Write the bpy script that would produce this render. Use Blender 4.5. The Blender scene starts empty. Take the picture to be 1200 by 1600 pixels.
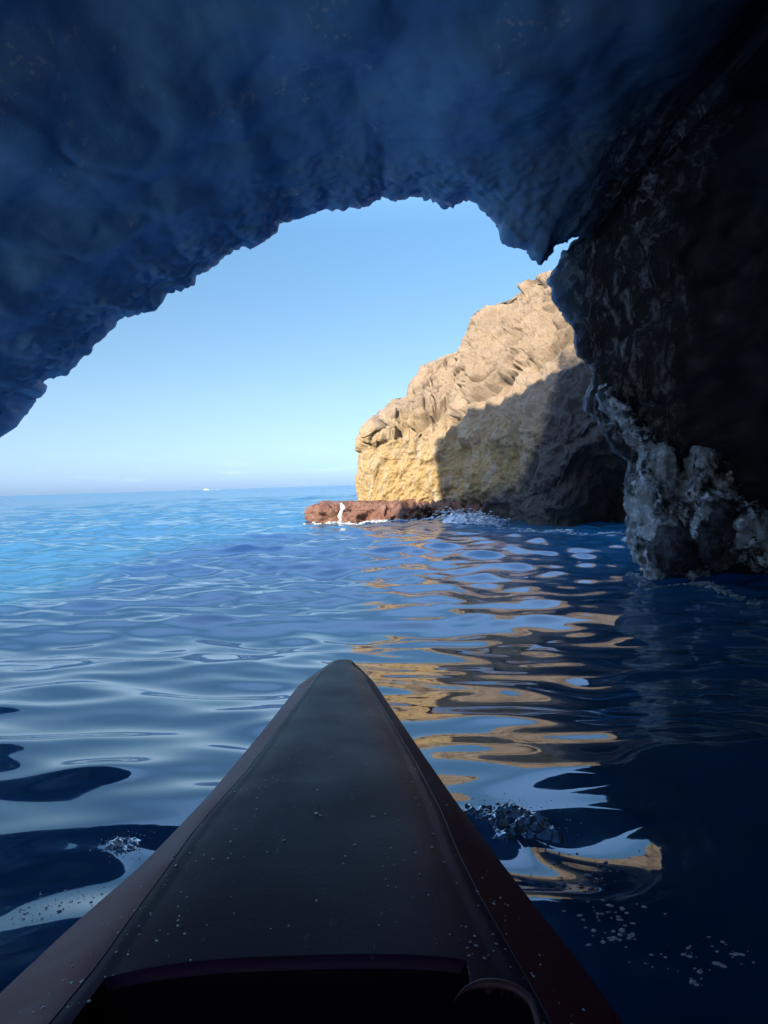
import bpy, math, random
import numpy as np
from mathutils import Matrix, Vector

random.seed(7)
rng = np.random.default_rng(11)
R = math.radians
scene = bpy.context.scene
col = scene.collection

# ---------------------------------------------------------------- camera
CAM = np.array([0.0, 0.0, 0.85])
F = 1156.0                      # focal length in pixels of the 1200x1600 photograph
PITCH, ROLL = R(2.165), R(1.79)
fwd = np.array([0, math.cos(PITCH), -math.sin(PITCH)])
r0 = np.array([1.0, 0, 0]); u0 = np.cross(r0, fwd)
right = r0 * math.cos(ROLL) - u0 * math.sin(ROLL)
up = u0 * math.cos(ROLL) + r0 * math.sin(ROLL)
cd = bpy.data.cameras.new("camera"); cam = bpy.data.objects.new("camera", cd); col.objects.link(cam)
m = Matrix.Identity(4)
for i in range(3):
    m[i][0], m[i][1], m[i][2], m[i][3] = right[i], up[i], -fwd[i], CAM[i]
cam.matrix_world = m
cd.sensor_fit = 'VERTICAL'; cd.sensor_height = 24.0; cd.lens = 24.0 * F / 1600.0
cd.clip_start = 0.05; cd.clip_end = 60000
scene.camera = cam

# ---------------------------------------------------------------- sky, sun, exposure
SUN_AZ, SUN_EL = R(-33), R(27)   # sun stands behind the cave, to the left of straight back
SUN = np.array([math.sin(SUN_AZ) * math.cos(SUN_EL), -math.cos(SUN_AZ) * math.cos(SUN_EL), math.sin(SUN_EL)])
world = bpy.data.worlds.new("World"); scene.world = world; world.use_nodes = True
nt = world.node_tree; nt.nodes.clear()
SKY_RAMP = [(0.0, (.125, .205, .44)), (0.05, (.150, .195, .31)), (0.12, (.180, .198, .222)), (0.32, (.166, .238, .262)), (0.39, (.28, .37, .42)), (0.55, (1, 1, 1))]
sky = nt.nodes.new('ShaderNodeTexSky'); sky.sky_type = 'NISHITA'; sky.sun_disc = False
sky.sun_elevation = SUN_EL; sky.sun_rotation = math.atan2(SUN[0], SUN[1])
sky.air_density = 1.0; sky.dust_density = 0.6; sky.ozone_density = 1.6; sky.altitude = 0
bg = nt.nodes.new('ShaderNodeBackground'); bg.inputs[1].default_value = 0.15
out = nt.nodes.new('ShaderNodeOutputWorld')
# faint cloud wisps low over the horizon
tc = nt.nodes.new('ShaderNodeTexCoord'); mp = nt.nodes.new('ShaderNodeMapping'); mp.inputs['Scale'].default_value = (5, 5, 34)
cn = nt.nodes.new('ShaderNodeTexNoise'); cn.inputs['Scale'].default_value = 2.2; cn.inputs['Detail'].default_value = 6
cr = nt.nodes.new('ShaderNodeMapRange'); cr.inputs[1].default_value = 0.54; cr.inputs[2].default_value = 0.74
sx = nt.nodes.new('ShaderNodeSeparateXYZ'); el = nt.nodes.new('ShaderNodeMapRange')
el.inputs[1].default_value = 0.0; el.inputs[2].default_value = 0.06; el.inputs[3].default_value = 0.04; el.inputs[4].default_value = 0.0
mu = nt.nodes.new('ShaderNodeMath'); mu.operation = 'MULTIPLY'
mx = nt.nodes.new('ShaderNodeMixRGB'); mx.inputs[2].default_value = (6.2, 6.3, 6.6, 1)
L = nt.links.new
L(tc.outputs['Generated'], mp.inputs[0]); L(mp.outputs[0], cn.inputs['Vector']); L(cn.outputs[0], cr.inputs[0])
L(tc.outputs['Generated'], sx.inputs[0]); L(sx.outputs[2], el.inputs[0])
L(cr.outputs[0], mu.inputs[0]); L(el.outputs[0], mu.inputs[1]); L(mu.outputs[0], mx.inputs[0])
# evens out the pale band at the horizon
rp = nt.nodes.new('ShaderNodeValToRGB'); rp.color_ramp.interpolation = 'B_SPLINE'
er = rp.color_ramp.elements
for k_, (p_, c_) in enumerate(SKY_RAMP):
    e_ = er[k_] if k_ < 2 else er.new(p_)
    e_.position = p_; e_.color = (*c_, 1)
sm_ = nt.nodes.new('ShaderNodeMixRGB'); sm_.blend_type = 'MULTIPLY'; sm_.inputs[0].default_value = 1
L(sx.outputs[2], rp.inputs[0]); L(sky.outputs[0], sm_.inputs[1]); L(rp.outputs[0], sm_.inputs[2])
L(sm_.outputs[0], mx.inputs[1]); L(mx.outputs[0], bg.inputs[0]); L(bg.outputs[0], out.inputs[0])

sl = bpy.data.lights.new("sun", 'SUN'); sl.energy = 3.0; sl.angle = R(0.5); sl.color = (1.0, 0.85, 0.62)
so = bpy.data.objects.new("sun", sl); col.objects.link(so)
so.rotation_euler = Vector(SUN).to_track_quat('Z', 'Y').to_euler()
scene.view_settings.view_transform = 'Standard'; scene.view_settings.look = 'None'
scene.view_settings.exposure = 2.2; scene.view_settings.gamma = 1
scene.cycles.use_denoising = True
scene.cycles.max_bounces = 8; scene.cycles.diffuse_bounces = 5; scene.cycles.glossy_bounces = 4
scene.cycles.sample_clamp_indirect = 6

# ---------------------------------------------------------------- helpers
def ray(px, py):
    d = fwd * F + right * (px - 600.0) - up * (py - 800.0)
    return d / F
def at_y(px, py, y):
    d = ray(px, py); return CAM + d * (y / d[1])
def at_z(px, py, z):
    d = ray(px, py); return CAM + d * ((z - CAM[2]) / d[2])
def horizon(px): return 775.0 - 0.0312 * px

perm = np.arange(256); np.random.default_rng(3).shuffle(perm); perm = np.concatenate([perm, perm, perm])
G = rng.normal(size=(256, 3)); G /= np.linalg.norm(G, axis=1)[:, None]
def perlin(p):
    p = np.asarray(p, dtype=np.float64); i = np.floor(p).astype(np.int64); f = p - i; i &= 255
    w = f * f * f * (f * (f * 6 - 15) + 10); res = 0
    for a in (0, 1):
        wa = w[:, 0] if a else 1 - w[:, 0]
        for b in (0, 1):
            wb = w[:, 1] if b else 1 - w[:, 1]
            for c in (0, 1):
                wc = w[:, 2] if c else 1 - w[:, 2]
                h = perm[perm[perm[(i[:, 0] + a) & 255] + ((i[:, 1] + b) & 255)] + ((i[:, 2] + c) & 255)]
                g = G[h]
                res = res + wa * wb * wc * (g[:, 0] * (f[:, 0] - a) + g[:, 1] * (f[:, 1] - b) + g[:, 2] * (f[:, 2] - c))
    return res * 1.6
def fbm(p, octs=5, lac=2.1, gain=0.5):
    s = 0; a = 1.0; q = np.array(p, dtype=float)
    for k in range(octs):
        s = s + a * perlin(q + 17.3 * k); q = q * lac; a *= gain
    return s
def ridged(p, octs=5, lac=2.1, gain=0.5):
    s = 0; a = 1.0; q = np.array(p, dtype=float); wgt = 1.0
    for k in range(octs):
        n = (1 - np.abs(perlin(q + 31.7 * k))) ** 2 * wgt
        wgt = np.clip(n * 1.6, 0, 1); s = s + a * n; q = q * lac; a *= gain
    return s
def cells(p):                                   # distance to nearest / second nearest feature point
    p = np.asarray(p); i = np.floor(p).astype(np.int64); f = p - i
    d1 = np.full(len(p), 9.0); d2 = np.full(len(p), 9.0); hid = np.zeros(len(p), dtype=np.int64)
    for a in (-1, 0, 1):
        for b in (-1, 0, 1):
            for c in (-1, 0, 1):
                h = perm[perm[perm[(i[:, 0] + a) & 255] + ((i[:, 1] + b) & 255)] + ((i[:, 2] + c) & 255)]
                o = G[h] * 0.35 + 0.5 + np.array([a, b, c]) - f
                d = np.sqrt((o * o).sum(1)); m1 = d < d1
                d2 = np.where(m1, d1, np.minimum(d2, d)); hid = np.where(m1, h, hid); d1 = np.where(m1, d, d1)
    return d1, d2, hid
def sstep(x, a, b):
    t = np.clip((x - a) / (b - a), 0, 1); return t * t * (3 - 2 * t)

def link(name, me, mat, parent=None, smooth=True):
    o = bpy.data.objects.new(name, me); col.objects.link(o)
    if mat: me.materials.append(mat)
    if parent: o.parent = parent
    if smooth: me.polygons.foreach_set('use_smooth', [True] * len(me.polygons))
    return o
def mesh_np(name, V, Q):
    me = bpy.data.meshes.new(name)
    n = Q.shape[1]
    me.vertices.add(len(V)); me.vertices.foreach_set('co', np.asarray(V, dtype=np.float32).ravel())
    me.loops.add(Q.size); me.loops.foreach_set('vertex_index', Q.astype(np.int32).ravel())
    me.polygons.add(len(Q)); me.polygons.foreach_set('loop_start', np.arange(len(Q), dtype=np.int32) * n)
    me.polygons.foreach_set('loop_total', np.full(len(Q), n, dtype=np.int32))
    me.update(calc_edges=True); me.validate(); return me
def grid_quads(nr, nc, wrap=False, flip=False):
    i = np.arange(nr - 1)[:, None]; j = np.arange(nc if wrap else nc - 1)[None, :]
    j2 = (j + 1) % nc
    a = i * nc + j; b = i * nc + j2; c = (i + 1) * nc + j2; d = (i + 1) * nc + j
    Q = np.stack([a, b, c, d] if not flip else [a, d, c, b], -1).reshape(-1, 4); return Q
def grid_normals(P, wrap=False):
    if wrap: du = np.roll(P, -1, 1) - np.roll(P, 1, 1)
    else: du = np.gradient(P, axis=1)
    dv = np.gradient(P, axis=0)
    n = np.cross(du, dv); return n / (np.linalg.norm(n, axis=2)[..., None] + 1e-9)
def tag(o, label=None, cat=None, group=None, kind=None):
    if label: o['label'] = label
    if cat: o['category'] = cat
    if group: o['group'] = group
    if kind: o['kind'] = kind
    return o
def empty(name, loc=(0, 0, 0)):
    o = bpy.data.objects.new(name, None); col.objects.link(o); o.location = loc; return o
def merge(parts):
    V = []; Q = []; n = 0
    for v, q in parts: V.append(v); Q.append(q + n); n += len(v)
    return np.concatenate(V), np.concatenate(Q)
def tube(pts, rad, seg=10):
    pts = np.asarray(pts, float); rad = np.broadcast_to(np.asarray(rad, float), (len(pts),))
    T = np.gradient(pts, axis=0); T /= np.linalg.norm(T, axis=1)[:, None] + 1e-9
    ref = np.array([0.13, 0.2, 1.0]); A = np.cross(T, ref); A /= np.linalg.norm(A, axis=1)[:, None] + 1e-9; B = np.cross(T, A)
    an = np.linspace(0, 2 * math.pi, seg, endpoint=False)
    P = pts[:, None] + rad[:, None, None] * (np.cos(an)[None, :, None] * A[:, None] + np.sin(an)[None, :, None] * B[:, None])
    return P.reshape(-1, 3), grid_quads(len(pts), seg, wrap=True)

# ---------------------------------------------------------------- materials
class Mat:
    def __init__(s, name):
        s.m = bpy.data.materials.new(name); s.m.use_nodes = True; s.t = s.m.node_tree
        s.b = s.t.nodes['Principled BSDF']; s.geo = s.n('ShaderNodeNewGeometry'); s.pos = s.geo.outputs['Position']
    def n(s, k, **kw):
        x = s.t.nodes.new(k)
        for a, v in kw.items(): setattr(x, a, v)
        return x
    def l(s, a, b): s.t.links.new(a, b)
    def noise(s, scale, detail=6, rough=0.55, stretch=None, dist=0.0):
        x = s.n('ShaderNodeTexNoise'); x.inputs['Scale'].default_value = scale; x.inputs['Detail'].default_value = detail
        x.inputs['Roughness'].default_value = rough; x.inputs['Distortion'].default_value = dist
        src = s.pos
        if stretch:
            mpn = s.n('ShaderNodeMapping'); mpn.inputs['Scale'].default_value = stretch[:3]
            if len(stretch) > 3: mpn.inputs['Rotation'].default_value = stretch[3]
            s.l(src, mpn.inputs[0]); src = mpn.outputs[0]
        s.l(src, x.inputs['Vector']); return x.outputs[0]
    def rng(s, src, a, b, c=0.0, d=1.0):
        x = s.n('ShaderNodeMapRange'); x.inputs[1].default_value = a; x.inputs[2].default_value = b
        x.inputs[3].default_value = c; x.inputs[4].default_value = d; s.l(src, x.inputs[0]); return x.outputs[0]
    def math(s, op, a, b):
        x = s.n('ShaderNodeMath', operation=op)
        for k, v in enumerate((a, b)):
            if isinstance(v, (int, float)): x.inputs[k].default_value = v
            else: s.l(v, x.inputs[k])
        return x.outputs[0]
    def mix(s, fac, a, b):
        x = s.n('ShaderNodeMixRGB')
        if isinstance(fac, (int, float)): x.inputs[0].default_value = fac
        else: s.l(fac, x.inputs[0])
        for k, v in ((1, a), (2, b)):
            if isinstance(v, tuple): x.inputs[k].default_value = (*v, 1)
            else: s.l(v, x.inputs[k])
        return x.outputs[0]
    def bump(s, h, strength, dist, prev=None):
        x = s.n('ShaderNodeBump'); x.inputs['Strength'].default_value = strength; x.inputs['Distance'].default_value = dist
        s.l(h, x.inputs['Height'])
        if prev: s.l(prev, x.inputs['Normal'])
        return x.outputs[0]
    def z(s):
        x = s.n('ShaderNodeSeparateXYZ'); s.l(s.pos, x.inputs[0]); return x.outputs
    def set(s, **kw):
        for k, v in kw.items():
            k = k.replace('_', ' ')
            if isinstance(v, (int, float)): s.b.inputs[k].default_value = v
            elif isinstance(v, tuple): s.b.inputs[k].default_value = (*v, 1)
            else: s.l(v, s.b.inputs[k])
        return s.m

def mat_cliff():
    M = Mat('limestone'); X = M.z()
    n1 = M.noise(0.9, 8, 0.6); n2 = M.noise(5, 8, 0.65, (1, 1, 1.8)); n3 = M.noise(22, 6, 0.7)
    c = M.mix(M.rng(n1, 0.35, 0.65), (0.22, 0.165, 0.12), (0.31, 0.235, 0.17))
    lowz = M.rng(M.math('ADD', X[2], M.math('MULTIPLY', n1, 1.6)), 3.4, 2.2)
    c = M.mix(M.math('MULTIPLY', lowz, 0.75), c, (0.34, 0.23, 0.075))            # ochre lower wall
    c = M.mix(M.rng(n2, 0.52, 0.72, 0, 0.55), c, (0.15, 0.12, 0.10))            # grey weathering
    c = M.mix(M.rng(n3, 0.45, 0.75, 0, 0.5), c, (0.34, 0.29, 0.22))
    st = M.noise(2.6, 8, 0.65, (1.5, 1.5, 0.5, (0, -0.5, 0)), 0.8)
    c = M.mix(M.math('MULTIPLY', M.rng(st, 0.5, 0.62, 0, 0.6), M.rng(X[2], 3.4, 1.8)), c, (0.36, 0.33, 0.29))      # lime runs
    # dark wet algae near the waterline; the inner corner's shade is painted in too
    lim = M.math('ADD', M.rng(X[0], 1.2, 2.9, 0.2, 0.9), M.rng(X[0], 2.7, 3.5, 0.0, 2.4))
    wet = M.rng(M.math('SUBTRACT', M.math('ADD', lim, M.math('MULTIPLY', n2, 1.1)), X[2]), 0.35, 0.8)  # wet algae mask, also carries the painted shade of the inner corner
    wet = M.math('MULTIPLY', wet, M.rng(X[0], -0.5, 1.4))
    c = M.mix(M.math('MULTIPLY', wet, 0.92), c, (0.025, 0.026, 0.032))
    vo = M.n('ShaderNodeTexVoronoi', feature='DISTANCE_TO_EDGE'); vo.inputs['Scale'].default_value = 2.3
    mpn = M.n('ShaderNodeMapping'); mpn.inputs['Rotation'].default_value = (0, 0.6, 0.2); mpn.inputs['Scale'].default_value = (0.7, 1, 1.9)
    M.l(M.pos, mpn.inputs[0]); addv = M.n('ShaderNodeMixRGB'); addv.inputs[0].default_value = 0.25
    nn = M.n('ShaderNodeTexNoise'); nn.inputs['Scale'].default_value = 2.0; M.l(M.pos, nn.inputs['Vector'])
    M.l(mpn.outputs[0], addv.inputs[1]); M.l(nn.outputs[1], addv.inputs[2]); M.l(addv.outputs[0], vo.inputs['Vector'])
    crack = M.rng(vo.outputs[0], 0.0, 0.05)
    b = M.bump(n2, 0.7, 0.08); b = M.bump(n3, 1.0, 0.05, b)
    b = M.bump(M.noise(60, 5, 0.75), 0.9, 0.02, b)
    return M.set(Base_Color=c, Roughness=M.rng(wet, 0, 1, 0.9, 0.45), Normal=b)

def mat_cave():
    M = Mat('cave_rock'); X = M.z()
    n1 = M.noise(0.6, 7, 0.6); n2 = M.noise(3.5, 8, 0.65); n3 = M.noise(16, 6, 0.7)
    c = M.mix(M.rng(n1, 0.35, 0.7), (0.16, 0.35, 0.62), (0.23, 0.45, 0.72))      # blue glare painted into the rock of roof and left wall
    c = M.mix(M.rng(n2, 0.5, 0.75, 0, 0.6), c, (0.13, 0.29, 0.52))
    spot = M.math('MULTIPLY', M.rng(n3, 0.55, 0.62), M.rng(M.noise(1.3, 5, 0.6), 0.57, 0.62))
    c = M.mix(M.math('MULTIPLY', spot, 0.7), c, (0.7, 0.7, 0.7))
    # shade of the right wall, painted near black into the rock colour
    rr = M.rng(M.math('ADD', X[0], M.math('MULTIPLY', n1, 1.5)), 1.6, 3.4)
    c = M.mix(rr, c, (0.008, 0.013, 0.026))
    # grey, lime streaked rock of the pillar at the mouth's right side
    pm = M.math('MULTIPLY', M.rng(X[1], 5.7, 6.5), M.rng(M.math('ADD', X[0], M.math('MULTIPLY', n1, 0.6)), 2.0, 2.4))
    pm = M.math('MULTIPLY', pm, M.rng(M.math('SUBTRACT', X[0], M.math('MULTIPLY', M.math('SUBTRACT', n2, 0.5), 1.6)), 3.05, 2.5))
    st = M.noise(5, 8, 0.7, (1.6, 1.6, 0.55, (0, 0.5, 0)), 1.2)
    pc = M.mix(M.rng(st, 0.50, 0.62), (0.04, 0.045, 0.06), (0.42, 0.47, 0.52))
    pc = M.mix(M.rng(n3, 0.45, 0.65), pc, M.mix(0.6, pc, (0.03, 0.03, 0.035)))
    c = M.mix(pm, c, pc)
    b = M.bump(n2, 0.12, 0.08); b = M.bump(n3, 0.25, 0.01, b)
    bs = M.n('ShaderNodeBump'); bs.inputs['Distance'].default_value = 0.06; M.l(st, bs.inputs['Height']); M.l(pm, bs.inputs['Strength']); M.l(b, bs.inputs['Normal']); b = bs.outputs[0]; b = M.bump(M.noise(60, 4, 0.7), 0.25, 0.006, b)
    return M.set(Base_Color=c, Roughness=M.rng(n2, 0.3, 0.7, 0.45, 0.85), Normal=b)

def mat_wetrock(name, a, b_, pale, rough=(0.18, 0.5), amt=0.8):
    M = Mat(name)
    n1 = M.noise(3.0, 7, 0.6); n2 = M.noise(11, 7, 0.65); n3 = M.noise(38, 6, 0.75)
    c = M.mix(M.rng(n1, 0.46, 0.54), a, b_)
    c = M.mix(M.math('MULTIPLY', M.rng(n2, 0.5, 0.62), amt), c, pale)
    b = M.bump(n1, 0.8, 0.12); b = M.bump(n2, 1.0, 0.05, b); b = M.bump(n3, 1.0, 0.02, b)
    return M.set(Base_Color=c, Roughness=M.rng(n2, 0.35, 0.65, rough[0], rough[1]), Normal=b)

def mat_ledge():
    M = Mat('red_algae_rock')
    n1 = M.noise(4, 7, 0.6); n2 = M.noise(20, 6, 0.7)
    c = M.mix(M.rng(n1, 0.35, 0.65), (0.115, 0.042, 0.028), (0.20, 0.11, 0.075))
    c = M.mix(M.rng(n2, 0.5, 0.75, 0, 0.7), c, (0.10, 0.04, 0.04))
    b = M.bump(n1, 0.9, 0.15); b = M.bump(n2, 1.0, 0.05, b)
    return M.set(Base_Color=c, Roughness=0.45, Normal=b)

def mat_sea():
    M = Mat('sea_water'); X = M.z()
    # light spreads for metres through clear sea water
    M.b.subsurface_method = 'BURLEY'; M.b.inputs['Subsurface Radius'].default_value = (0.5, 2.5, 4.5)
    n1 = M.noise(0.35, 4, 0.5)
    c = M.mix(M.rng(n1, 0.3, 0.7), (0.007, 0.082, 0.185), (0.010, 0.108, 0.21))
    r = M.n('ShaderNodeVectorMath', operation='LENGTH'); M.l(M.pos, r.inputs[0])
    far = M.rng(r.outputs['Value'], 12, 120)
    w1 = M.noise(2.2, 4, 0.55, (0.6, 1.0, 1.0)); w2 = M.noise(0.55, 5, 0.6, (0.5, 1.0, 1.0)); w3 = M.noise(7, 3, 0.5, (0.7, 1, 1))
    b = M.n('ShaderNodeBump'); b.inputs['Distance'].default_value = 0.12; M.l(w1, b.inputs['Height'])
    M.l(M.math('MULTIPLY', M.rng(r.outputs['Value'], 7, 40), 0.9), b.inputs['Strength'])
    b2 = M.n('ShaderNodeBump'); b2.inputs['Distance'].default_value = 0.9; M.l(w2, b2.inputs['Height'])
    M.l(M.math('MULTIPLY', M.rng(r.outputs['Value'], 40, 200), 0.9), b2.inputs['Strength']); M.l(b.outputs[0], b2.inputs['Normal'])
    b3 = M.n('ShaderNodeBump'); b3.inputs['Distance'].default_value = 0.006; M.l(w3, b3.inputs['Height'])
    M.l(M.rng(r.outputs['Value'], 5, 12, 0.05, 0.5), b3.inputs['Strength']); M.l(b2.outputs[0], b3.inputs['Normal'])
    return M.set(Base_Color=c, Roughness=M.rng(r.outputs['Value'], 4, 80, 0.015, 0.16), IOR=2.2, Specular_Tint=(0.70, 0.88, 1.0), Subsurface_Weight=1.0, Subsurface_Scale=1.0, Normal=b3.outputs[0])

def mat_plastic(name, base, alt, rough, spec=0.25):
    M = Mat(name)
    n1 = M.noise(6, 5, 0.6); n2 = M.noise(140, 3, 0.6); n3 = M.noise(45, 4, 0.6, (1, 0.25, 1))
    c = M.mix(M.rng(n1, 0.35, 0.7), base, alt)
    c = M.mix(M.rng(n3, 0.66, 0.72, 0, 0.25), c, (0.25, 0.22, 0.24))
    b = M.bump(n2, 0.12, 0.002); b = M.bump(n1, 0.1, 0.01, b)
    return M.set(Base_Color=c, Roughness=M.rng(n1, 0.3, 0.7, rough, rough + 0.12), Normal=b, Specular_IOR_Level=spec)

def simple(name, c, rough=0.5, **kw):
    M = Mat(name); n = M.noise(30, 4)
    cc = M.mix(M.rng(n, 0.3, 0.7), c, tuple(v * 0.85 for v in c)); return M.set(Base_Color=cc, Roughness=rough, **kw)

def mat_foam():
    M = Mat('foam'); n = M.noise(9, 6, 0.7); n2 = M.noise(40, 4, 0.7)
    c = M.mix(M.rng(n, 0.4, 0.6), (0.16, 0.28, 0.40), (0.75, 0.8, 0.85))
    return M.set(Base_Color=c, Roughness=0.5, Normal=M.bump(n2, 1.0, 0.03, M.bump(n, 0.8, 0.06)))

m_cliff, m_cave, m_sea, m_ledge, m_foam = mat_cliff(), mat_cave(), mat_sea(), mat_ledge(), mat_foam()
m_rib = mat_wetrock('pale_glint_rock', (0.018, 0.018, 0.024), (0.40, 0.43, 0.45), (0.85, 0.92, 0.98), (0.08, 0.3), 0.9)  # blue-white wet glints are painted in as pale patches
m_black = mat_wetrock('black_hole_rock', (0.012, 0.012, 0.018), (0.04, 0.035, 0.045), (0.10, 0.11, 0.14), (0.2, 0.6))  # for black lumps added where dark holes gape among the pale rocks
m_clear = simple('clear_water', (0.9, 0.95, 1.0), 0.02, IOR=1.333, Transmission_Weight=1.0)
m_drop = simple('water_drop', (0.9, 0.95, 1.0), 0.08, Metallic=0.2)  # near-white base colour paints in the glints of drops and bubbles

# ---------------------------------------------------------------- the cave: one thick lofted rock shell
OUT = [(-420, 1120, 5.6), (-400, 980, 5.6), (-350, 880, 5.7), (-250, 800, 5.8), (-150, 745, 5.9), (-70, 705, 6.0), (-20, 678, 6.0),
 (0, 662, 6.0), (8, 640, 6.0), (15, 628, 6.0), (22, 612, 6.0), (42, 606, 6.0), (46, 592, 6.0), (75, 585, 6.1), (100, 572, 6.1), (118, 555, 6.1),
 (130, 540, 6.1), (150, 520, 6.2), (165, 508, 6.2), (182, 490, 6.2), (205, 485, 6.2), (235, 482, 6.3), (250, 470, 6.3), (258, 455, 6.3),
 (280, 448, 6.3), (297, 440, 6.4), (303, 425, 6.4), (330, 408, 6.4), (352, 392, 6.4), (375, 378, 6.5), (400, 373, 6.5), (415, 365, 6.5),
 (428, 355, 6.5), (433, 340, 6.5), (455, 332, 6.6), (475, 325, 6.6), (497, 322, 6.6), (510, 317, 6.6), (530, 320, 6.6), (560, 315, 6.6),
 (580, 307, 6.6), (597, 299, 6.7), (615, 305, 6.7), (635, 303, 6.7), (655, 298, 6.7), (665, 305, 6.7), (680, 310, 6.7), (697, 314, 6.7),
 (715, 308, 6.7), (735, 303, 6.7), (750, 308, 6.7), (765, 322, 6.7), (778, 335, 6.7), (790, 343, 6.7), (792, 360, 6.7), (805, 372, 6.7),
 (820, 378, 6.7), (833, 382, 6.7), (838, 393, 6.7), (848, 400, 6.7), (858, 396, 6.8), (865, 388, 6.8), (868, 378, 6.8), (885, 372, 6.8),
 (895, 366, 6.9), (915, 364, 6.9), (932, 362, 7.0), (938, 352, 7.1), (937, 360, 7.2), (925, 372, 7.3), (905, 380, 7.3), (885, 387, 7.4),
 (878, 400, 7.4), (872, 418, 7.4), (862, 435, 7.4), (866, 455, 7.4), (880, 482, 7.4), (893, 505, 7.4), (902, 530, 7.4), (905, 550, 7.4),
 (920, 570, 7.4), (930, 580, 7.3), (928, 600, 7.3), (918, 622, 7.3), (920, 640, 7.3), (935, 655, 7.3), (945, 668, 7.2), (955, 690, 7.2),
 (968, 708, 7.2), (985, 722, 7.2), (984, 760, 7.1), (983, 800, 7.1), (988, 835, 7.1), (992, 855, 7.1), (1003, 872, 7.0), (1015, 900, 7.0), (1030, 1000, 7.0), (1040, 1120, 7.0)]
P = np.array([at_y(*p) for p in OUT[5:]])
P = np.concatenate([np.array([(-5.0, -8.6, -1.6), (-5.1, -8.2, 0.6), (-5.3, -6.5, 1.5), (-5.5, -3.0, 2.4), (-5.5, 0.0, 3.0), (-5.2, 3.2, 3.4), (-4.7, 4.6, 3.1), (-3.9, 5.5, 2.1)]), P])   # the mouth wraps round an unseen left side, opened to light the roof
seg = np.linalg.norm(np.diff(P, axis=0), axis=1); s = np.concatenate([[0], np.cumsum(seg)])
NU = 1150
sn = np.linspace(0, s[-1], NU)
prof = np.stack([np.interp(sn, s, P[:, k]) for k in range(3)], 1)
nb = 60                                                   # the ring closes below the water
bt = np.linspace(0, 1, nb + 2)[1:-1, None]
prof = np.concatenate([prof, prof[-1] * (1 - bt) + prof[0] * bt])
NR = len(prof)
C0 = np.array([0.2, 0.3])
th = np.unwrap(np.arctan2(prof[:, 2] - C0[1], prof[:, 0] - C0[0]))
ker = np.hanning(61); ker /= ker.sum()
th_s = np.convolve(np.concatenate([th[-30:] + 2 * math.pi, th, th[:30] - 2 * math.pi]), ker, 'valid')
th_s = np.minimum.accumulate(th_s)
def sup(th_, hw, hh, cx, cz, p=2.6):
    c_, s_ = np.cos(th_), np.sin(th_)
    r = (np.abs(c_ / hw) ** p + np.abs(s_ / hh) ** p) ** (-1 / p)
    return cx + r * c_, cz + r * s_
ym = prof[:, 1]
wr = sstep(np.cos(th_s), 0.15, 0.75)                       # 1 on the right wall
kw = np.hanning(101); kw /= kw.sum()
psm = np.stack([np.convolve(np.concatenate([prof[-50:, k], prof[:, k], prof[:50, k]]), kw, 'valid') for k in (0, 2)], 1)
rows = []; atten = []
tt = np.concatenate([np.linspace(0, 0.5, 210) ** 1.0, np.linspace(0.5, 1, 60)[1:]])
ix, iz = sup(th_s, 5.4, 4.5, 0.3, 0.0)
iz = np.maximum(iz * (1 - 0.25 * sstep(-ix, 1.5, 5.5)), -2.0)
for t in tt[::-1]:
    y = ym + (-9.0 - ym) * t * (0.45 + 0.55 * t)
    B = (1 - wr) * (1 - np.exp(-(t / 0.34) ** 1.5)) + wr * (1 - np.exp(-t / 0.055))
    dec = math.exp(-t / 0.035); px_ = psm[:, 0] + (prof[:, 0] - psm[:, 0]) * dec; pz_ = psm[:, 1] + (prof[:, 2] - psm[:, 1]) * dec
    x = px_ * (1 - B) + ix * B; z = pz_ * (1 - B) + iz * (1 - 0.5 * sstep(t, 0.5, 1.0)) * B
    rows.append(np.stack([x, y, z], 1)); atten.append(np.full(NR, sstep(t, 0.0, 0.12)))
ox, oz = sup(th_s, 7.2, 5.7, 0.4, 0.0, 2.4); oz = np.maximum(oz * (1 - 0.40 * sstep(-ox, 2.0, 6.5)), -2.2)
for k, (dy, e, off) in enumerate([(0.06, 0, 0.0), (0.14, 0, .01), (0.22, 0, .03), (0.3, 0, .07), (0.4, 0, .13), (0.5, 0, .22), (.6, .06, .3), (.68, .15, .3), (.76, .3, .3), (.82, .5, .2), (.88, .7, .1), (.9, .85, 0), (.9, 1, 0)]
        + [(.9 - q, 1, 0) for q in np.linspace(.4, 16.5, 48)]):
    x = prof[:, 0] + np.cos(th_s) * off; z = prof[:, 2] + np.sin(th_s) * off
    x = x * (1 - e) + ox * e; z = z * (1 - e) + oz * e
    rows.append(np.stack([x, ym + dy, z], 1)); atten.append(np.full(NR, 0.05 + 0.95 * sstep(dy if k < 12 else 1, 0.1, 0.6)))
P3 = np.array(rows); A = np.array(atten)
N3 = grid_normals(P3, wrap=True)
flat = P3.reshape(-1, 3)
d = 0.24 * (fbm(flat * 0.55 + 3, 3)) + 0.04 * (ridged(flat * 1.1 + 9, 4) - 1.0) + 0.008 * (fbm(flat * 5, 4))
c1, c2, hid = cells(flat * np.array([1.1, 0.9, 1.6]) + 0.35 * np.stack([perlin(flat * 2), perlin(flat * 2 + 9), perlin(flat * 2 + 5)], 1))
d = d + 0.03 * ((hid % 17) / 17.0 - 0.5) * sstep(c2 - c1, 0.0, 0.12)
d = d.reshape(A.shape)
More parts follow.
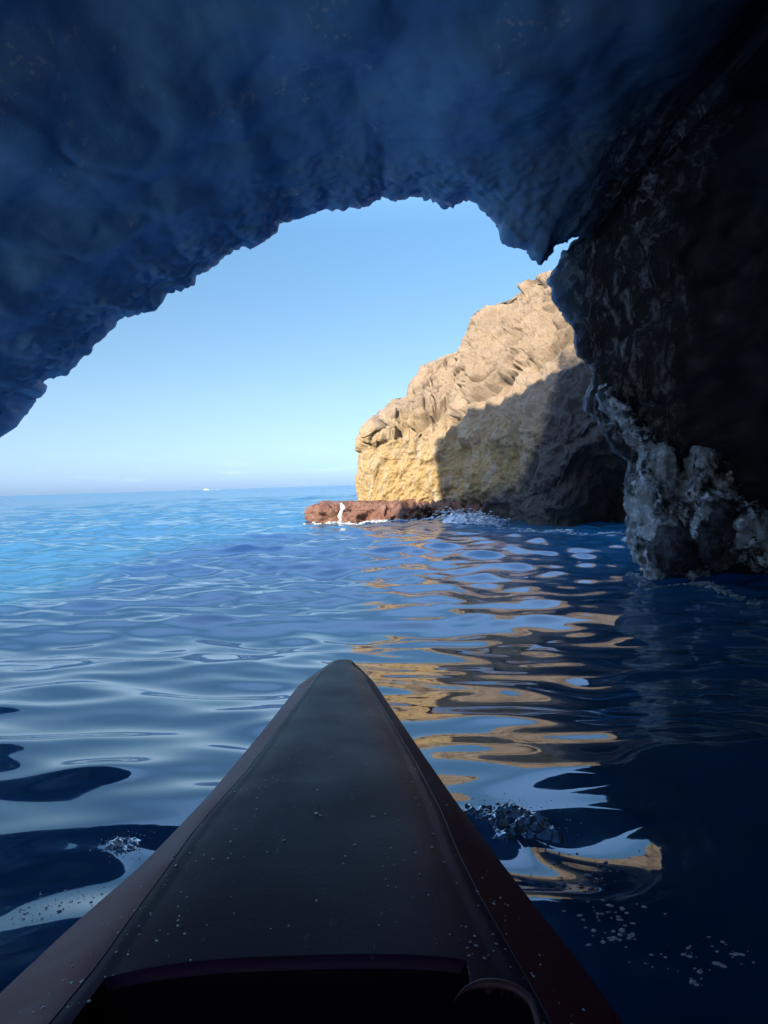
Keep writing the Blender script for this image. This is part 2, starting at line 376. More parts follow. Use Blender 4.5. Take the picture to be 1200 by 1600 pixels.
# N3 points towards the cave inside or outside; sign from the ceiling
mid = np.argmin(np.abs(prof[:, 0] - 0.2) + (prof[:, 2] < 1) * 9)
sgn = -1.0 if N3[100, mid, 2] > 0 else 1.0
fine = (0.05 * fbm(flat * 4.5, 3) + 0.035 * (ridged(flat * 12, 4) - 1)).reshape(A.shape) * (1 - 0.88 * A)
P3 = P3 - sgn * N3 * (d * A + fine * 0.8)[..., None]
V = P3.reshape(-1, 3); Q = grid_quads(P3.shape[0], NR, wrap=True, flip=(sgn < 0))
# join the inner and the outer skin at the far end behind the viewer
j = np.arange(NR); j2 = (j + 1) % NR; base = (P3.shape[0] - 1) * NR
ringq = np.stack([base + j, base + j2, j2, j], 1)
if sgn < 0: ringq = ringq[:, ::-1]
me = mesh_np('cave', V, np.concatenate([Q, ringq]))
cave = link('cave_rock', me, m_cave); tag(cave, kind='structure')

# ---------------------------------------------------------------- sunlit cliff beyond the mouth
# px, y of the foot, silhouette py, y of the ridge
CL = np.array([(556, 19.0, 690, 20.3), (570, 18.8, 664, 20.4), (596, 18.6, 640, 20.5), (618, 18.4, 628, 20.5), (642, 18.2, 624, 20.4), (648, 18.1, 600, 20.4),
 (664, 18.0, 574, 20.3), (700, 17.6, 564, 20.1), (718, 17.2, 556, 20.0), (725, 16.9, 520, 19.8), (742, 16.4, 486, 19.4), (775, 15.6, 476, 18.8), (800, 14.9, 466, 18.2),
 (825, 14.1, 450, 17.6), (845, 13.7, 438, 17.2), (862, 13.4, 434, 16.8), (885, 13.0, 430, 16.4), (930, 12.5, 430, 16.0), (990, 11.9, 430, 15.5), (1100, 11.2, 420, 15), (1300, 10.6, 400, 14.5)])
def cliff_tables(px):
    return [np.interp(px, CL[:, 0], CL[:, k]) for k in (1, 2, 3)]
def cliff_loop():
    front_px = np.concatenate([np.linspace(1300, 1000, 60), np.linspace(999, 592, 620)])
    base, ridge = [], []
    def br(px):
        yb, sp, yr = cliff_tables(px); b = at_y(px, horizon(px), yb); return (b[0], yb), at_y(px, sp, yr)
    for px in front_px:
        b, r = br(px); base.append(b); ridge.append(r)
    bl = base[-1]; yc = 20.3; ax = bl[0] - at_y(560, 750, 19.6)[0]; ay = yc - bl[1]
    for a in np.linspace(0, math.pi / 2, 110)[1:]:          # round the point to its seaward side
        base.append((bl[0] - ax * math.sin(a) ** .8, yc - ay * math.cos(a) ** .8)); ridge.append(br(592 - 34 * math.sin(a))[1])
    r0_ = ridge[-1]; b0 = base[-1]
    for t in np.linspace(0, 1, 40)[1:]: base.append((b0[0] + .8 * t, b0[1] + 1.6 * t)); ridge.append(r0_)
    nfront = len(front_px)
    for px in np.linspace(560, 1300, 120):
        yb, sp, yr = cliff_tables(px)
        r = at_y(px, sp, yr); base.append((r[0] + .3, 2 * yr - yb + 0.6)); ridge.append(r)
    return np.array(base), np.array(ridge), nfront
Bs, Rg, NF = cliff_loop()
NV = 330
vv = np.linspace(0, 1, NV)
cpx = np.full(len(Bs), 556.0); cpx[:NF] = np.concatenate([np.linspace(1300, 1000, 60), np.linspace(999, 592, 620)]); cpx[-120:] = np.linspace(560, 1300, 120)
v0 = np.interp(cpx, [556, 600, 650, 720, 900], [0.84, 0.74, 0.62, 0.46, 0.36])
Z0 = -0.8
Pc = np.zeros((NV, len(Bs), 3))
ipx = np.concatenate([np.linspace(1300, 1000, 60), np.linspace(999, 592, 620)])
under = np.zeros(len(Bs)); under[:NF] = sstep(ipx, 850, 960) * 1.0
lowcut = np.zeros(len(Bs)); lowcut[:NF] = 0.45
for k, v in enumerate(vv):
    g = np.clip((v - v0) / (1 - v0), 0, 1) ** 1.15
    inset = under * 0.55 * (1 - sstep(v, 0.18, 0.52)) + lowcut * 0.25 * (1 - sstep(v, 0.1, 0.26))
    g2 = g + inset
    Pc[k, :, 0] = Bs[:, 0] * (1 - g2) + Rg[:, 0] * g2
    Pc[k, :, 1] = Bs[:, 1] * (1 - g2) + Rg[:, 1] * g2
    Pc[k, :, 2] = Z0 + (Rg[:, 2] - Z0) * (v ** 0.96)
Nc = grid_normals(Pc)
sg = 1.0 if Nc[NV // 3, 300, 1] < 0 else -1.0
fl = Pc.reshape(-1, 3)
rot = np.array([[math.cos(.55), 0, math.sin(.55)], [0, 1, 0], [-math.sin(.55), 0, math.cos(.55)]])   # beds dip to the left
q = fl @ rot.T
wq = 0.3 * np.stack([perlin(fl * 1.3), perlin(fl * 1.3 + 4), perlin(fl * 1.3 + 8)], 1)
c1, c2, hid = cells(q * np.array([0.55, 0.6, 0.95]) + wq)
e1 = sstep(c2 - c1, 0.0, 0.10)
d1_, d2_, hid2 = cells(q * np.array([1.5, 1.5, 2.6]) + wq * 2)
e2 = sstep(d2_ - d1_, 0.0, 0.12)
zl = np.interp(cpx, [549, 612, 672, 738, 762, 822, 864, 960], [1.75, 2.0, 2.3, 2.4, 2.85, 3.15, 3.35, 3.6])       # long diagonal ledge
zl = np.repeat(zl[None, :], NV, 0).ravel() + 0.16 * fbm(fl * 1.3 + 2, 3)
hz_ = fl[:, 2] - zl; upm = sstep(hz_, -0.06, 0.04)
dd = 0.42 * ((hid % 13) / 13.0 - 0.5) * e1 * (0.25 + 0.75 * upm) - 0.26 * (1 - sstep(c2 - c1, 0.0, 0.06)) * upm
dd += (0.20 * ((hid2 % 11) / 11. - 0.5) * e2 - 0.08 * (1 - sstep(d2_ - d1_, 0, 0.08))) * upm
dd += 0.24 * upm - 0.22 * np.exp(-(hz_ / 0.07) ** 2) - 0.10 * upm * sstep(hz_, 0.2, 1.2)
dd += 0.22 * fbm(q * 0.7 + 5, 3) + (0.12 * (ridged(q * np.array([1.3, 1.3, 2.2]) + 2, 6) - 1.0) + 0.07 * fbm(fl * 5, 5, 2.2, 0.65)) * (0.42 + 0.58 * upm)
dd += (0.17 * fbm((fl @ rot) * np.array([2.2, 2.2, 0.7]) + 8, 5) + 0.10 * (ridged((fl @ rot) * np.array([1.1, 1.1, .45]) + 3, 4) - 1)) * (1 - upm) + 0.02 * fbm(fl * 14, 3)
low = 1 - sstep(fl[:, 2], 1.0, 2.4); dd = dd * (1 - 0.22 * low) * (1 - 0.45 * np.repeat(sstep(vv, 0.8, 1.0), len(Bs)))
ncap = np.zeros(len(Bs)); ncap[NF:NF + 148] = 1; ncap[NF - 60:NF] = np.linspace(0, 1, 60)
dd = dd * (1 - 0.6 * (ncap[None, :] * sstep(vv, 0.4, 0.7)[:, None]).ravel())
edge = np.ones(len(fl))
Pc = (fl + sg * Nc.reshape(-1, 3) * dd[:, None]).reshape(Pc.shape)
# ridge closes: front and back columns share it
cl_root = empty('sea_cliff', (3.0, 15.0, 0))
tag(cl_root, 'sunlit tan limestone cliff rising from the sea just outside the cave mouth', 'cliff')
cl_root.rotation_euler = (0, 0, 0)
def child(o):
    o.parent = cl_root; o.matrix_parent_inverse = Matrix.Translation(-cl_root.location); return o
me = mesh_np('rock_face', Pc.reshape(-1, 3), grid_quads(NV, Pc.shape[1], flip=(sg < 0)))
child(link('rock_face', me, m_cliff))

# red algae ledge around the foot of the cliff's point
def ledge():
    pts = [(478, 816), (500, 818), (540, 818), (590, 817), (640, 815), (690, 813), (730, 812), (770, 812)]
    front = [at_z(a, b, 0.0)[:2] for a, b in pts]
    fx = np.interp(np.linspace(0, 1, 420), np.linspace(0, 1, len(front)), [p[0] for p in front])
    fy = np.interp(np.linspace(0, 1, 420), np.linspace(0, 1, len(front)), [p[1] for p in front])
    rows_ = []
    n = 90
    for k in range(n):
        v = k / (n - 1)
        if v < 0.35: zz = -0.5 + 0.82 * (v / 0.35); back = 0.06 * (v / 0.35)
        else: zz = 0.32 + 0.1 * (v - .35); back = 0.06 + (v - 0.35) / 0.65 * 2.6
        xx = fx + back * 0.25; yy = fy + back
        lft = np.exp(-np.linspace(0, 1, 420) / 0.05)
        yy = yy + lft * 1.6 * (1 - 0.6 * v); zcol = zz - np.maximum(zz, 0) * lft * 0.5
        rows_.append(np.stack([xx, yy, zcol], 1))
    Pl = np.array(rows_); Nl = grid_normals(Pl); s_ = 1.0 if Nl[10, 200, 1] < 0 else -1.0
    fl_ = Pl.reshape(-1, 3)
    D = 0.22 * fbm(fl_ * 1.3 + 1, 4) + 0.13 * (ridged(fl_ * 3.0, 4) - 1) + 0.03 * fbm(fl_ * 12, 3)
    Pl = (fl_ + s_ * Nl.reshape(-1, 3) * D[:, None])
    Pl[:, 2] = np.minimum(Pl[:, 2], 0.46)
    return mesh_np('ledge', Pl, grid_quads(n, 420, flip=s_ < 0))
lo = child(link('ledge', ledge(), m_ledge)); lo['label'] = 'low red brown tidal ledge awash at the point'

# ---------------------------------------------------------------- headland above the cave (casts the shade on the cliff)
def headland():
    # shade outline seen on the cliff: pixel and distance of the rock there
    ed = [(684, 806, 17.4), (682, 740, 17.7), (686, 690, 17.8), (705, 668, 17.6), (740, 655, 17.2), (790, 640, 16.2), (840, 622, 15.3), (880, 604, 14.6), (925, 592, 14.0), (1000, 570, 13.6), (1150, 540, 13), (1700, 500, 12.5)]
    Y0 = 6.2; pts = []
    for px, py, y in ed:
        p = at_y(px, py, y); t = (y - Y0) / -SUN[1]; q_ = p + SUN * t; pts.append((q_[0], q_[2]))
    pts = np.array(pts)
    k = np.linspace(0, 1, 300); s_ = np.concatenate([[0], np.cumsum(np.linalg.norm(np.diff(pts, axis=0), axis=1))]); s_ /= s_[-1]
    ex_ = np.interp(k, s_, pts[:, 0]); ez = np.interp(k, s_, pts[:, 1])
    ez[:] = ez + 0.06 * perlin(np.stack([ex_ * 3, ez * 3, ez * 0], 1))
    # columns: below the outline the rock goes down to the roof of the cave, and to the sea on the right
    zb = 4.7 - 5.7 * sstep(ex_, 5.0, 6.6)
    back = SUN * np.array([1, 1, 0]); back /= np.linalg.norm(back)
    rows_ = []
    for q_ in np.linspace(0, 1, 30): rows_.append(np.stack([ex_, Y0 + 0 * ex_, zb + (ez - zb) * q_], 1))
    for q_ in np.linspace(0, 5, 30)[1:]: rows_.append(np.stack([ex_ + back[0] * q_, Y0 + back[1] * q_ + 0 * ex_, ez - .04 * q_], 1))
    for q_ in np.linspace(1, 0, 12)[1:]: rows_.append(np.stack([ex_ + back[0] * 5, Y0 + back[1] * 5 + 0 * ex_, zb + (ez - .2 - zb) * q_], 1))
    Ph = np.array(rows_); fl_ = Ph.reshape(-1, 3)
    fl_ = fl_ + 0.06 * np.stack([fbm(fl_ * 1.5, 4), fbm(fl_ * 1.5 + 7, 4), fbm(fl_ * 1.5 + 3, 4)], 1)
    return mesh_np('headland', fl_, grid_quads(len(rows_), 300)), ex_, ez
me_h, hx, hz = headland()
hl = link('headland_rock', me_h, m_cliff); tag(hl, kind='structure')
print('headland x', hx.min(), hx.max(), 'z', hz.min(), hz.max())

# ---------------------------------------------------------------- sea
ang_d = np.concatenate([np.linspace(-180, -42, 70)[:-1], np.linspace(-42, 42, 900), np.linspace(42, 180, 70)[1:]])
ang = np.radians(ang_d)
rr = np.concatenate([[0.02], np.geomspace(0.35, 70, 960), np.geomspace(75, 40000, 60)])
AA, RR = np.meshgrid(ang, rr)
X = RR * np.sin(AA); Y = RR * np.cos(AA)
sp_ = np.maximum(RR * (84 / 900 * math.pi / 180), RR * (math.log(200) / 960)) * 2.6
sp_ = np.where((np.abs(AA) > R(42)), RR * R(2) * 2.6, sp_)
sp_ = np.where(RR > 70, 1e3, sp_)
Z = np.zeros_like(X); DX = np.zeros_like(X); DY = np.zeros_like(X)
wr_ = np.random.default_rng(23)
rough_out = sstep(Y, 3.0, 10.0)
NW = 100
lam = np.geomspace(0.16, 9.0, NW)
for i, l_ in enumerate(lam):
    k = 2 * math.pi / l_
    di = wr_.normal(0, 0.48) + 0.12
    ph = wr_.uniform(0, 2 * math.pi)
    steep = 0.022 if l_ < 0.3 else (0.031 if l_ < 0.9 else (0.015 if l_ < 2.0 else 0.007))
    a = steep / k
    gate = sstep(l_ / sp_, 1.0, 2.0)
    if l_ < 0.3: gate = gate * (0.35 + 0.8 * rough_out)
    elif l_ < 1.0: gate = gate * (0.7 + 0.7 * rough_out)
    else: gate = gate * (1.0 + 0.45 * rough_out)
    phs = k * (X * math.sin(di) + Y * math.cos(di)) + ph
    Z += gate * a * np.sin(phs)
    DX += gate * a * math.sin(di) * np.cos(phs); DY += gate * a * math.cos(di) * np.cos(phs)
# the kayak rides the back of a low swell that falls away towards the mouth
Z = Z + 0.06 - 0.21 * sstep(Y, 0.4, 4.4) + 0.15 * sstep(Y, 4.6, 13.0)
# bow waves lifting off the kayak's sides
def bow(a, b, h, w):
    global Z
    a = at_z(*a, 0)[:2]; b = at_z(*b, 0)[:2]; dv = b - a; Ln = np.linalg.norm(dv); dv /= Ln
    t_ = (X - a[0]) * dv[0] + (Y - a[1]) * dv[1]; n_ = -(X - a[0]) * dv[1] + (Y - a[1]) * dv[0]
    n_ = n_ + 0.05 * np.sin(t_ * 6)
    Z = Z + h * np.exp(-(n_ / w) ** 2) * sstep(t_, -0.05, 0.08) * (1 - sstep(t_, Ln * .5, Ln)) - 0.5 * h * np.exp(-((n_ + 1.8 * w) / w) ** 2) * sstep(t_, -0.05, 0.08) * (1 - sstep(t_, Ln * .5, Ln))
bow((215, 1362), (-160, 1432), 0.006, 0.08)
bow((760, 1300), (1010, 1400), 0.012, 0.05)
sea_V = np.stack([X + 0.8 * DX, Y + 0.8 * DY, Z], -1).reshape(-1, 3)
me = mesh_np('sea', sea_V, grid_quads(len(rr), len(ang), flip=True))
sea = link('sea', me, m_sea); tag(sea, kind='structure')
def sea_z(x, y):
    r_ = math.hypot(x, y); a_ = math.atan2(x, y)
    i = int(np.clip(np.searchsorted(rr, r_), 0, len(rr) - 1)); j_ = int(np.clip(np.searchsorted(ang, a_), 0, len(ang) - 1))
    return float(Z[i, j_])

# ---------------------------------------------------------------- kayak
m_deck = mat_plastic('maroon_plastic', (0.036, 0.013, 0.052), (0.060, 0.015, 0.046), 0.36, 0.12)
m_hull = mat_plastic('red_brown_plastic', (0.23, 0.030, 0.040), (0.28, 0.042, 0.05), 0.36, 0.16)
m_well = simple('well_shade_plastic', (0.012, 0.006, 0.012), 0.9, Specular_IOR_Level=0.1)  # near-black colour paints in the shade inside the foot wells
kayak = empty('kayak', (-0.1, 0.8, 0.0))
tag(kayak, 'dark maroon kayak bow wet with drops pointing out of the cave', 'kayak')
def kchild(o, par=None):
    o.parent = kayak; o.matrix_parent_inverse = Matrix.Translation(-kayak.location); return o
ZR, ZO = 0.30, 0.235            # ridge and outer edge heights
def zr_at(y): return ZR
oL = [(512, 1032), (490, 1045), (465, 1073), (440, 1105), (400, 1155), (330, 1238), (270, 1302), (215, 1358), (160, 1405), (100, 1458), (0, 1552), (-60, 1610)]
oR = [(556, 1034), (575, 1052), (597, 1085), (640, 1148), (700, 1235), (760, 1318), (830, 1408), (900, 1497), (975, 1600)]
rL = [(520, 1038), (500, 1052), (470, 1092), (430, 1145), (385, 1205), (340, 1255), (300, 1302), (250, 1372), (200, 1440), (150, 1510), (100, 1572), (75, 1602)]
rRt = [(548, 1038), (565, 1050), (580, 1078), (610, 1125), (650, 1192), (690, 1268), (715, 1330), (750, 1400), (790, 1470), (830, 1540), (862, 1600)]
ys = np.concatenate([2.335 - 0.06 * (1 - np.cos(np.linspace(0, math.pi / 2, 14))), np.linspace(2.27, 0.95, 200), np.linspace(0.94, 0.55, 160), np.linspace(0.54, -1.2, 40)])
def edge_x(lst, z):
    pts = np.array([at_z(a, b, z) for a, b in lst]); o_ = np.argsort(pts[:, 1]); return pts[o_, 1], pts[o_, 0]
def ex(lst, z, y, far):
    yy, xx = edge_x(lst, z)
    y = np.asarray(y); r_ = np.interp(y, yy, xx)
    lo_ = y < yy[0]
    tgt = far
    k_ = np.clip((yy[0] - y) / 1.2, 0, 1); r_ = np.where(lo_, xx[0] + (tgt - xx[0]) * sstep(k_, 0, 1.2), r_)
    return r_
TIP = at_z(535, 1027, ZR)
tipx = TIP[0]; print('tip', TIP)
ys = ys - (2.335 - TIP[1])
nose = np.clip(1 - np.clip((ys - (TIP[1] - 0.07)) / 0.07, 0, 1) ** 2.6, 0, 1) ** 0.5
xoL, xoR = ex(oL, ZO, ys, -0.42), ex(oR, ZO, ys, 0.25)
xrL, xrR = ex(rL, ZR, ys, -0.32), ex(rRt, ZR, ys, 0.16)
def pinch(x): return tipx + (x - tipx) * np.where(ys > TIP[1] - 0.10, nose, 1.0)
xoL, xoR, xrL, xrR = map(pinch, (xoL, xoR, xrL, xrR))
# smooth the traced edges
def sm(a, n=9):
    k_ = np.hanning(n); k_ /= k_.sum(); return np.convolve(np.pad(a, n // 2, 'edge'), k_, 'valid')
xrL, xrR, xoL, xoR = map(sm, (xrL, xrR, xoL, xoR))
drop = 1 - nose
zr = ZR - 0.05 * np.where(ys > TIP[1] - 0.10, drop, 0) ** 1.5
zo = ZO - 0.03 * drop
# deck: ridge to ridge with a soft crown, foot wells cut down with real inner walls
NDX = 300
uu = np.linspace(0, 1, NDX)
Xd = xrL[:, None] * (1 - uu) + xrR[:, None] * uu; Yd = np.repeat(ys[:, None], NDX, 1)
wd = (xrR - xrL)[:, None]
crown = np.minimum(wd * 0.07, 0.026)
fadeu = 1 - np.abs(2 * uu - 1) ** 3.0
Zd = zr[:, None] + crown * fadeu[None, :]
# recessed panel edge near each ridge
Zd -= 0.0022 * (sstep(uu, 0.02, 0.07) * (1 - sstep(uu, 0.93, 0.98)))[None, :] * np.clip(wd / 0.2, 0, 1)
def wpx(pts, z=ZR + 0.02): return np.array([at_z(a, b, z)[:2] for a, b in pts])
fr = wpx([(205, 1506), (725, 1506)]); arc = wpx([(712, 1600), (722, 1562), (742, 1537), (775, 1524), (808, 1530), (830, 1552), (846, 1600)])
yfr = fr[:, 1].mean()
i0_ = int(np.argmin(np.abs(ys - yfr))); u0_ = (fr[0, 0] - 0.03 - xrL[i0_]) / (xrR[i0_] - xrL[i0_])
inw = sstep(yfr - Yd, -0.006, 0.004) * (uu > u0_)[None, :] * sstep(fr[1, 0] + 0.0 - Xd, -0.004, 0.004)
# rounded front corner on the left
ax0, ax1 = arc[:, 0].min(), arc[:, 0].max(); acx = (ax0 + ax1) / 2; ahw = (ax1 - ax0) / 2; aty = arc[:, 1].max()
lim_y = aty - ahw * (1 - np.sqrt(np.clip(1 - ((Xd - acx) / ahw) ** 2, 0, 1)))
ina = sstep(lim_y - Yd, -0.003, 0.003) * (np.abs(Xd - acx) < ahw)
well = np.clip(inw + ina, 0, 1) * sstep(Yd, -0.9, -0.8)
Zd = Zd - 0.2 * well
dq = grid_quads(len(ys), NDX, flip=False); dV = np.stack([Xd, Yd, Zd], -1).reshape(-1, 3)
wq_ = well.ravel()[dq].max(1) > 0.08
def compact(V_, Q_):
    u_, inv = np.unique(Q_.ravel(), return_inverse=True); return V_[u_], inv.reshape(Q_.shape)
kchild(link('deck', mesh_np('deck', *compact(dV, dq[~wq_])), m_deck))
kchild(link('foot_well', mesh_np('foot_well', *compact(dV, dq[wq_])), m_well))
# flanks and bottom
secs = []
for i, y in enumerate(ys):
    w_ = max(xoR[i] - xoL[i], 1e-4); cx = (xoL[i] + xoR[i]) / 2
    side = []
    kz = -0.12 + 0.30 * sstep(y, TIP[1] - 0.9, TIP[1] + 0.05) ** 1.5
    for sgn_, xr_, xo_ in ((-1, xrL[i], xoL[i]),):
        for q_ in np.linspace(0, 1, 14):           # ridge to outer edge, slightly convex
            side.append((xr_ + (xo_ - xr_) * q_, zr[i] - (zr[i] - zo[i]) * q_ ** 1.15))
        for q_ in np.linspace(0, 1, 16)[1:]:
            a_ = q_ * math.pi / 2
            side.append((cx + (xo_ - cx) * math.cos(a_) ** 0.55, zo[i] + (kz - zo[i]) * math.sin(a_) ** 1.2))
    r_side = []
    xr_, xo_ = xrR[i], xoR[i]
    for q_ in np.linspace(0, 1, 14): r_side.append((xr_ + (xo_ - xr_) * q_, zr[i] - (zr[i] - zo[i]) * q_ ** 1.15))
    for q_ in np.linspace(0, 1, 16)[1:-1]:
        a_ = q_ * math.pi / 2; r_side.append((cx + (xo_ - cx) * math.cos(a_) ** 0.55, zo[i] + (kz - zo[i]) * math.sin(a_) ** 1.2))
    full = side + r_side[::-1]
    secs.append([(x_, y, z_) for x_, z_ in full])
secs = np.array(secs)
# rake the stem so the hull under the tip pulls back
secs[:, :, 1] -= np.clip(ZO - secs[:, :, 2], 0, 1) * 0.35 * sstep(secs[:, :, 1], TIP[1] - 0.8, TIP[1])
me = mesh_np('hull', secs.reshape(-1, 3), grid_quads(len(ys), secs.shape[1], flip=True))
kchild(link('hull', me, m_hull))
# moulded beads along the ridges, and rims round the wells
m_edge = mat_plastic('worn_plastic_edge', (0.09, 0.03, 0.04), (0.16, 0.08, 0.09), 0.3)
for xr_ in (xrL, xrR):
    sel = ys < TIP[1] - 0.03
    v_, q_ = tube(np.stack([xr_[sel], ys[sel], zr[sel] - 0.0006], 1), 0.0016, 10)
    kchild(link('deck_ridge', mesh_np('deck_ridge', v_, q_), m_edge))
an = np.linspace(math.pi * 1.0, 0, 60)
rim = np.stack([acx + ahw * np.cos(an), aty - ahw + ahw * np.sin(an), np.full(60, ZR + 0.0)], 1)
rim = np.concatenate([[[acx - ahw, 0.4, ZR]], rim, [[acx + ahw, 0.4, ZR]]])
rim[:, 2] = [zr[0] + 0 + 0.020 * (1 - abs(2 * np.clip((p[0] - np.interp(p[1], ys[::-1], xrL[::-1])) / (np.interp(p[1], ys[::-1], xrR[::-1]) - np.interp(p[1], ys[::-1], xrL[::-1])), 0, 1) - 1) ** 3) for p in rim]
rim[:, 2] = ZR + 0.012
v_, q_ = tube(rim[6:], 0.0042 * sstep(np.linspace(0, 1, len(rim) - 6), 0, .45) + 0.0003, 10)
kchild(link('well_rim', mesh_np('well_rim', v_, q_), m_edge))

# ---------------------------------------------------------------- wet rocks at the foot of the right wall
def blob(c, rad, seed, amp, rot_=0.0, tilt=0.0, n=150, freq=2.2):
    th_ = np.linspace(0, 2 * math.pi, n, endpoint=False); phi = np.linspace(0.001, math.pi - 0.001, n * 2 // 3)
    T_, P_ = np.meshgrid(th_, phi)
    S = np.stack([np.sin(P_) * np.cos(T_), np.sin(P_) * np.sin(T_), np.cos(P_)], -1).reshape(-1, 3)
    rad = np.array(rad)
    U = S * rad; off = seed * 13.7
    D = amp * (0.9 * fbm(U * freq + off, 3) + 0.8 * (ridged(U * freq * 1.7 + off, 4) - 1) + 0.22 * fbm(U * freq * 7 + off, 3))
    a1, a2, h1 = cells(U * freq * 1.4 + off); D += amp * 0.5 * ((h1 % 9) / 9. - 0.5) * sstep(a2 - a1, 0, 0.15)
    U = U + S * D[:, None]
    ca, sa = math.cos(tilt), math.sin(tilt)
    U = U @ np.array([[ca, 0, sa], [0, 1, 0], [-sa, 0, ca]]).T
    cb, sb = math.cos(rot_), math.sin(rot_); U = U @ np.array([[cb, -sb, 0], [sb, cb, 0], [0, 0, 1]]).T
    return U, grid_quads(len(phi), n, wrap=True, flip=False)
def rock(name, px, py, y, rad, seed, amp, mat, label, tilt=0.0, rot_=0.0, freq=2.2, group=None, cat='rock'):
    c = at_y(px, py, y); v_, q_ = blob(c, rad, seed, amp, rot_, tilt, freq=freq)
    o = link(name, mesh_np(name, v_, q_), mat); o.location = c; tag(o, label, cat, group); return o
G1 = 'wet rocks at the foot of the right cave wall'
rock('rock', 1024, 800, 7.0, (.20, .34, .64), 1, .075, m_rib, 'tall pale wet rock with blue white glints painted on, leftmost at the right wall foot', freq=2.2, group=G1)
rock('rock', 1094, 800, 6.8, (.27, .3, .56), 2, .085, m_rib, 'pale pitted rock with a notched top, second from the cave mouth', freq=2.4, tilt=.12, group=G1)
rock('rock', 1172, 838, 6.4, (.52, .3, .27), 3, .085, m_rib, 'low glistening rock spilling to the right frame edge', freq=2.6, tilt=.55, group=G1)
rock('rock', 1054, 862, 6.66, (.23, .22, .20), 4, .05, m_black, 'rounded black lump in place of a dark hole low between the pale rocks', freq=2, group=G1)
rock('rock', 1126, 835, 6.35, (.17, .16, .30), 5, .05, m_black, 'upright black lump in place of a dark hole right of the pitted rock', freq=2, group=G1)
rock('rock_rib', 988, 668, 7.2, (.13, .25, .52), 6, .05, m_rib, 'slanting grey green rib of rock leaning down from the mouth edge', tilt=-.62, freq=2.4)

# ---------------------------------------------------------------- foam, splashes and drops
def patch_mesh(c, hw, hd, h, n, seed, z0=-0.01, rot_=0.0, f1=9, sharp=1.0):
    g = np.linspace(-1, 1, n); U, W = np.meshgrid(g, g); r_ = np.sqrt(U * U + W * W)
    pt = np.stack([U.ravel() * hw, W.ravel() * hd, np.full(n * n, seed * 3.1)], 1)
    e_ = 1 - sstep((r_.ravel() + 0.25 * perlin(pt * f1 * .4)), 0.45, 1.0)
    zz = h * e_ * (0.35 + 0.65 * np.clip(ridged(pt * f1, 4) - 0.45, 0, 2) ** sharp) + z0 * (1 - e_)
    wob = 0.25 * h * np.stack([perlin(pt * f1 * 1.7 + 3), perlin(pt * f1 * 1.7 + 11)], 1) * e_[:, None]
    ca, sa = math.cos(rot_), math.sin(rot_)
    x_ = pt[:, 0] + wob[:, 0] * 2; y_ = pt[:, 1] + wob[:, 1] * 2
    V_ = np.stack([c[0] + x_ * ca - y_ * sa, c[1] + x_ * sa + y_ * ca, c[2] + zz], 1)
    Qp = grid_quads(n, n); keep = e_[Qp].max(1) > 0.02
    return compact(V_, Qp[keep])
def sphere_np(nu=8, nv=6):
    t_ = np.linspace(0, 2 * math.pi, nu, endpoint=False); p_ = np.linspace(0.01, math.pi - 0.01, nv); T_, P_ = np.meshgrid(t_, p_)
    return np.stack([np.sin(P_) * np.cos(T_), np.sin(P_) * np.sin(T_), np.cos(P_)], -1).reshape(-1, 3), grid_quads(nv, nu, wrap=True)
SV, SQ = sphere_np()
def drops(items):                       # (x, y, z, rx, ry, rz, angle)
    out_ = []
    for x, y, z, a, b_, c_, an_ in items:
        v_ = SV * (a, b_, c_); ca, sa = math.cos(an_), math.sin(an_)
        out_.append((np.stack([x + v_[:, 0] * ca - v_[:, 1] * sa, y + v_[:, 0] * sa + v_[:, 1] * ca, z + v_[:, 2]], 1), SQ))
    return merge(out_)
def crumple(c, hw, hd, h, n, seed, rot_):
    g = np.linspace(-1, 1, n); U, W = np.meshgrid(g, g)
    pt = np.stack([U.ravel() * hw, W.ravel() * hd, np.full(n * n, seed * 3.1)], 1)
    r_ = np.sqrt(U * U + W * W).ravel() + 0.35 * perlin(pt * 18)
    e_ = 1 - sstep(r_, 0.35, 0.95)
    w_ = pt + 0.012 * np.stack([perlin(pt * 30 + 2), perlin(pt * 30 + 7), pt[:, 2] * 0], 1)
    zz = h * e_ * (0.10 + 0.55 * perlin(w_ * 20) + 0.45 * (1 - np.abs(perlin(w_ * 38 + 4)) * 2.4) + 0.2 * perlin(w_ * 90)) - 0.010 * (1 - e_)
    ca, sa = math.cos(rot_), math.sin(rot_); x_, y_ = w_[:, 0], w_[:, 1]
    X_ = x_ * ca - y_ * sa; Y_ = x_ * sa + y_ * ca
    sub = [sea_z(c[0] + X_[k], c[1] + Y_[k]) - c[2] for k in range(len(X_))]
    V_ = np.stack([X_, Y_, zz + np.array(sub)], 1); Qp = grid_quads(n, n); return compact(V_, Qp[e_[Qp].max(1) > 0.02])
def splash(px, py, hw, hd, h, seed, nd, label, rot_):
    c = at_z(px, py, 0.0); c[2] = sea_z(c[0], c[1])
    root = empty('splash', c); tag(root, label, 'splash')
    v_, q_ = crumple(c, hw, hd, h, 210, seed, rot_); link('churned_water', mesh_np('churned_water', v_, q_), m_splash, root)
    it = []
    for _ in range(nd):
        a_, r_ = rng.uniform(0, 6.28), abs(rng.normal(0, 0.6)); s_ = rng.uniform(.0006, .0018)
        x_, y_ = r_ * hw * math.cos(a_), r_ * hd * math.sin(a_); ca, sa = math.cos(rot_), math.sin(rot_)
        it.append((x_ * ca - y_ * sa, x_ * sa + y_ * ca, h * rng.uniform(0.2, 2.2) * max(0.2, 1 - r_ * .5), s_, s_, s_ * rng.uniform(.8, 1.4), 0))
    v_, q_ = drops(it); o = link('droplets', mesh_np('droplets', v_, q_), m_drop, root); o['kind'] = 'stuff'
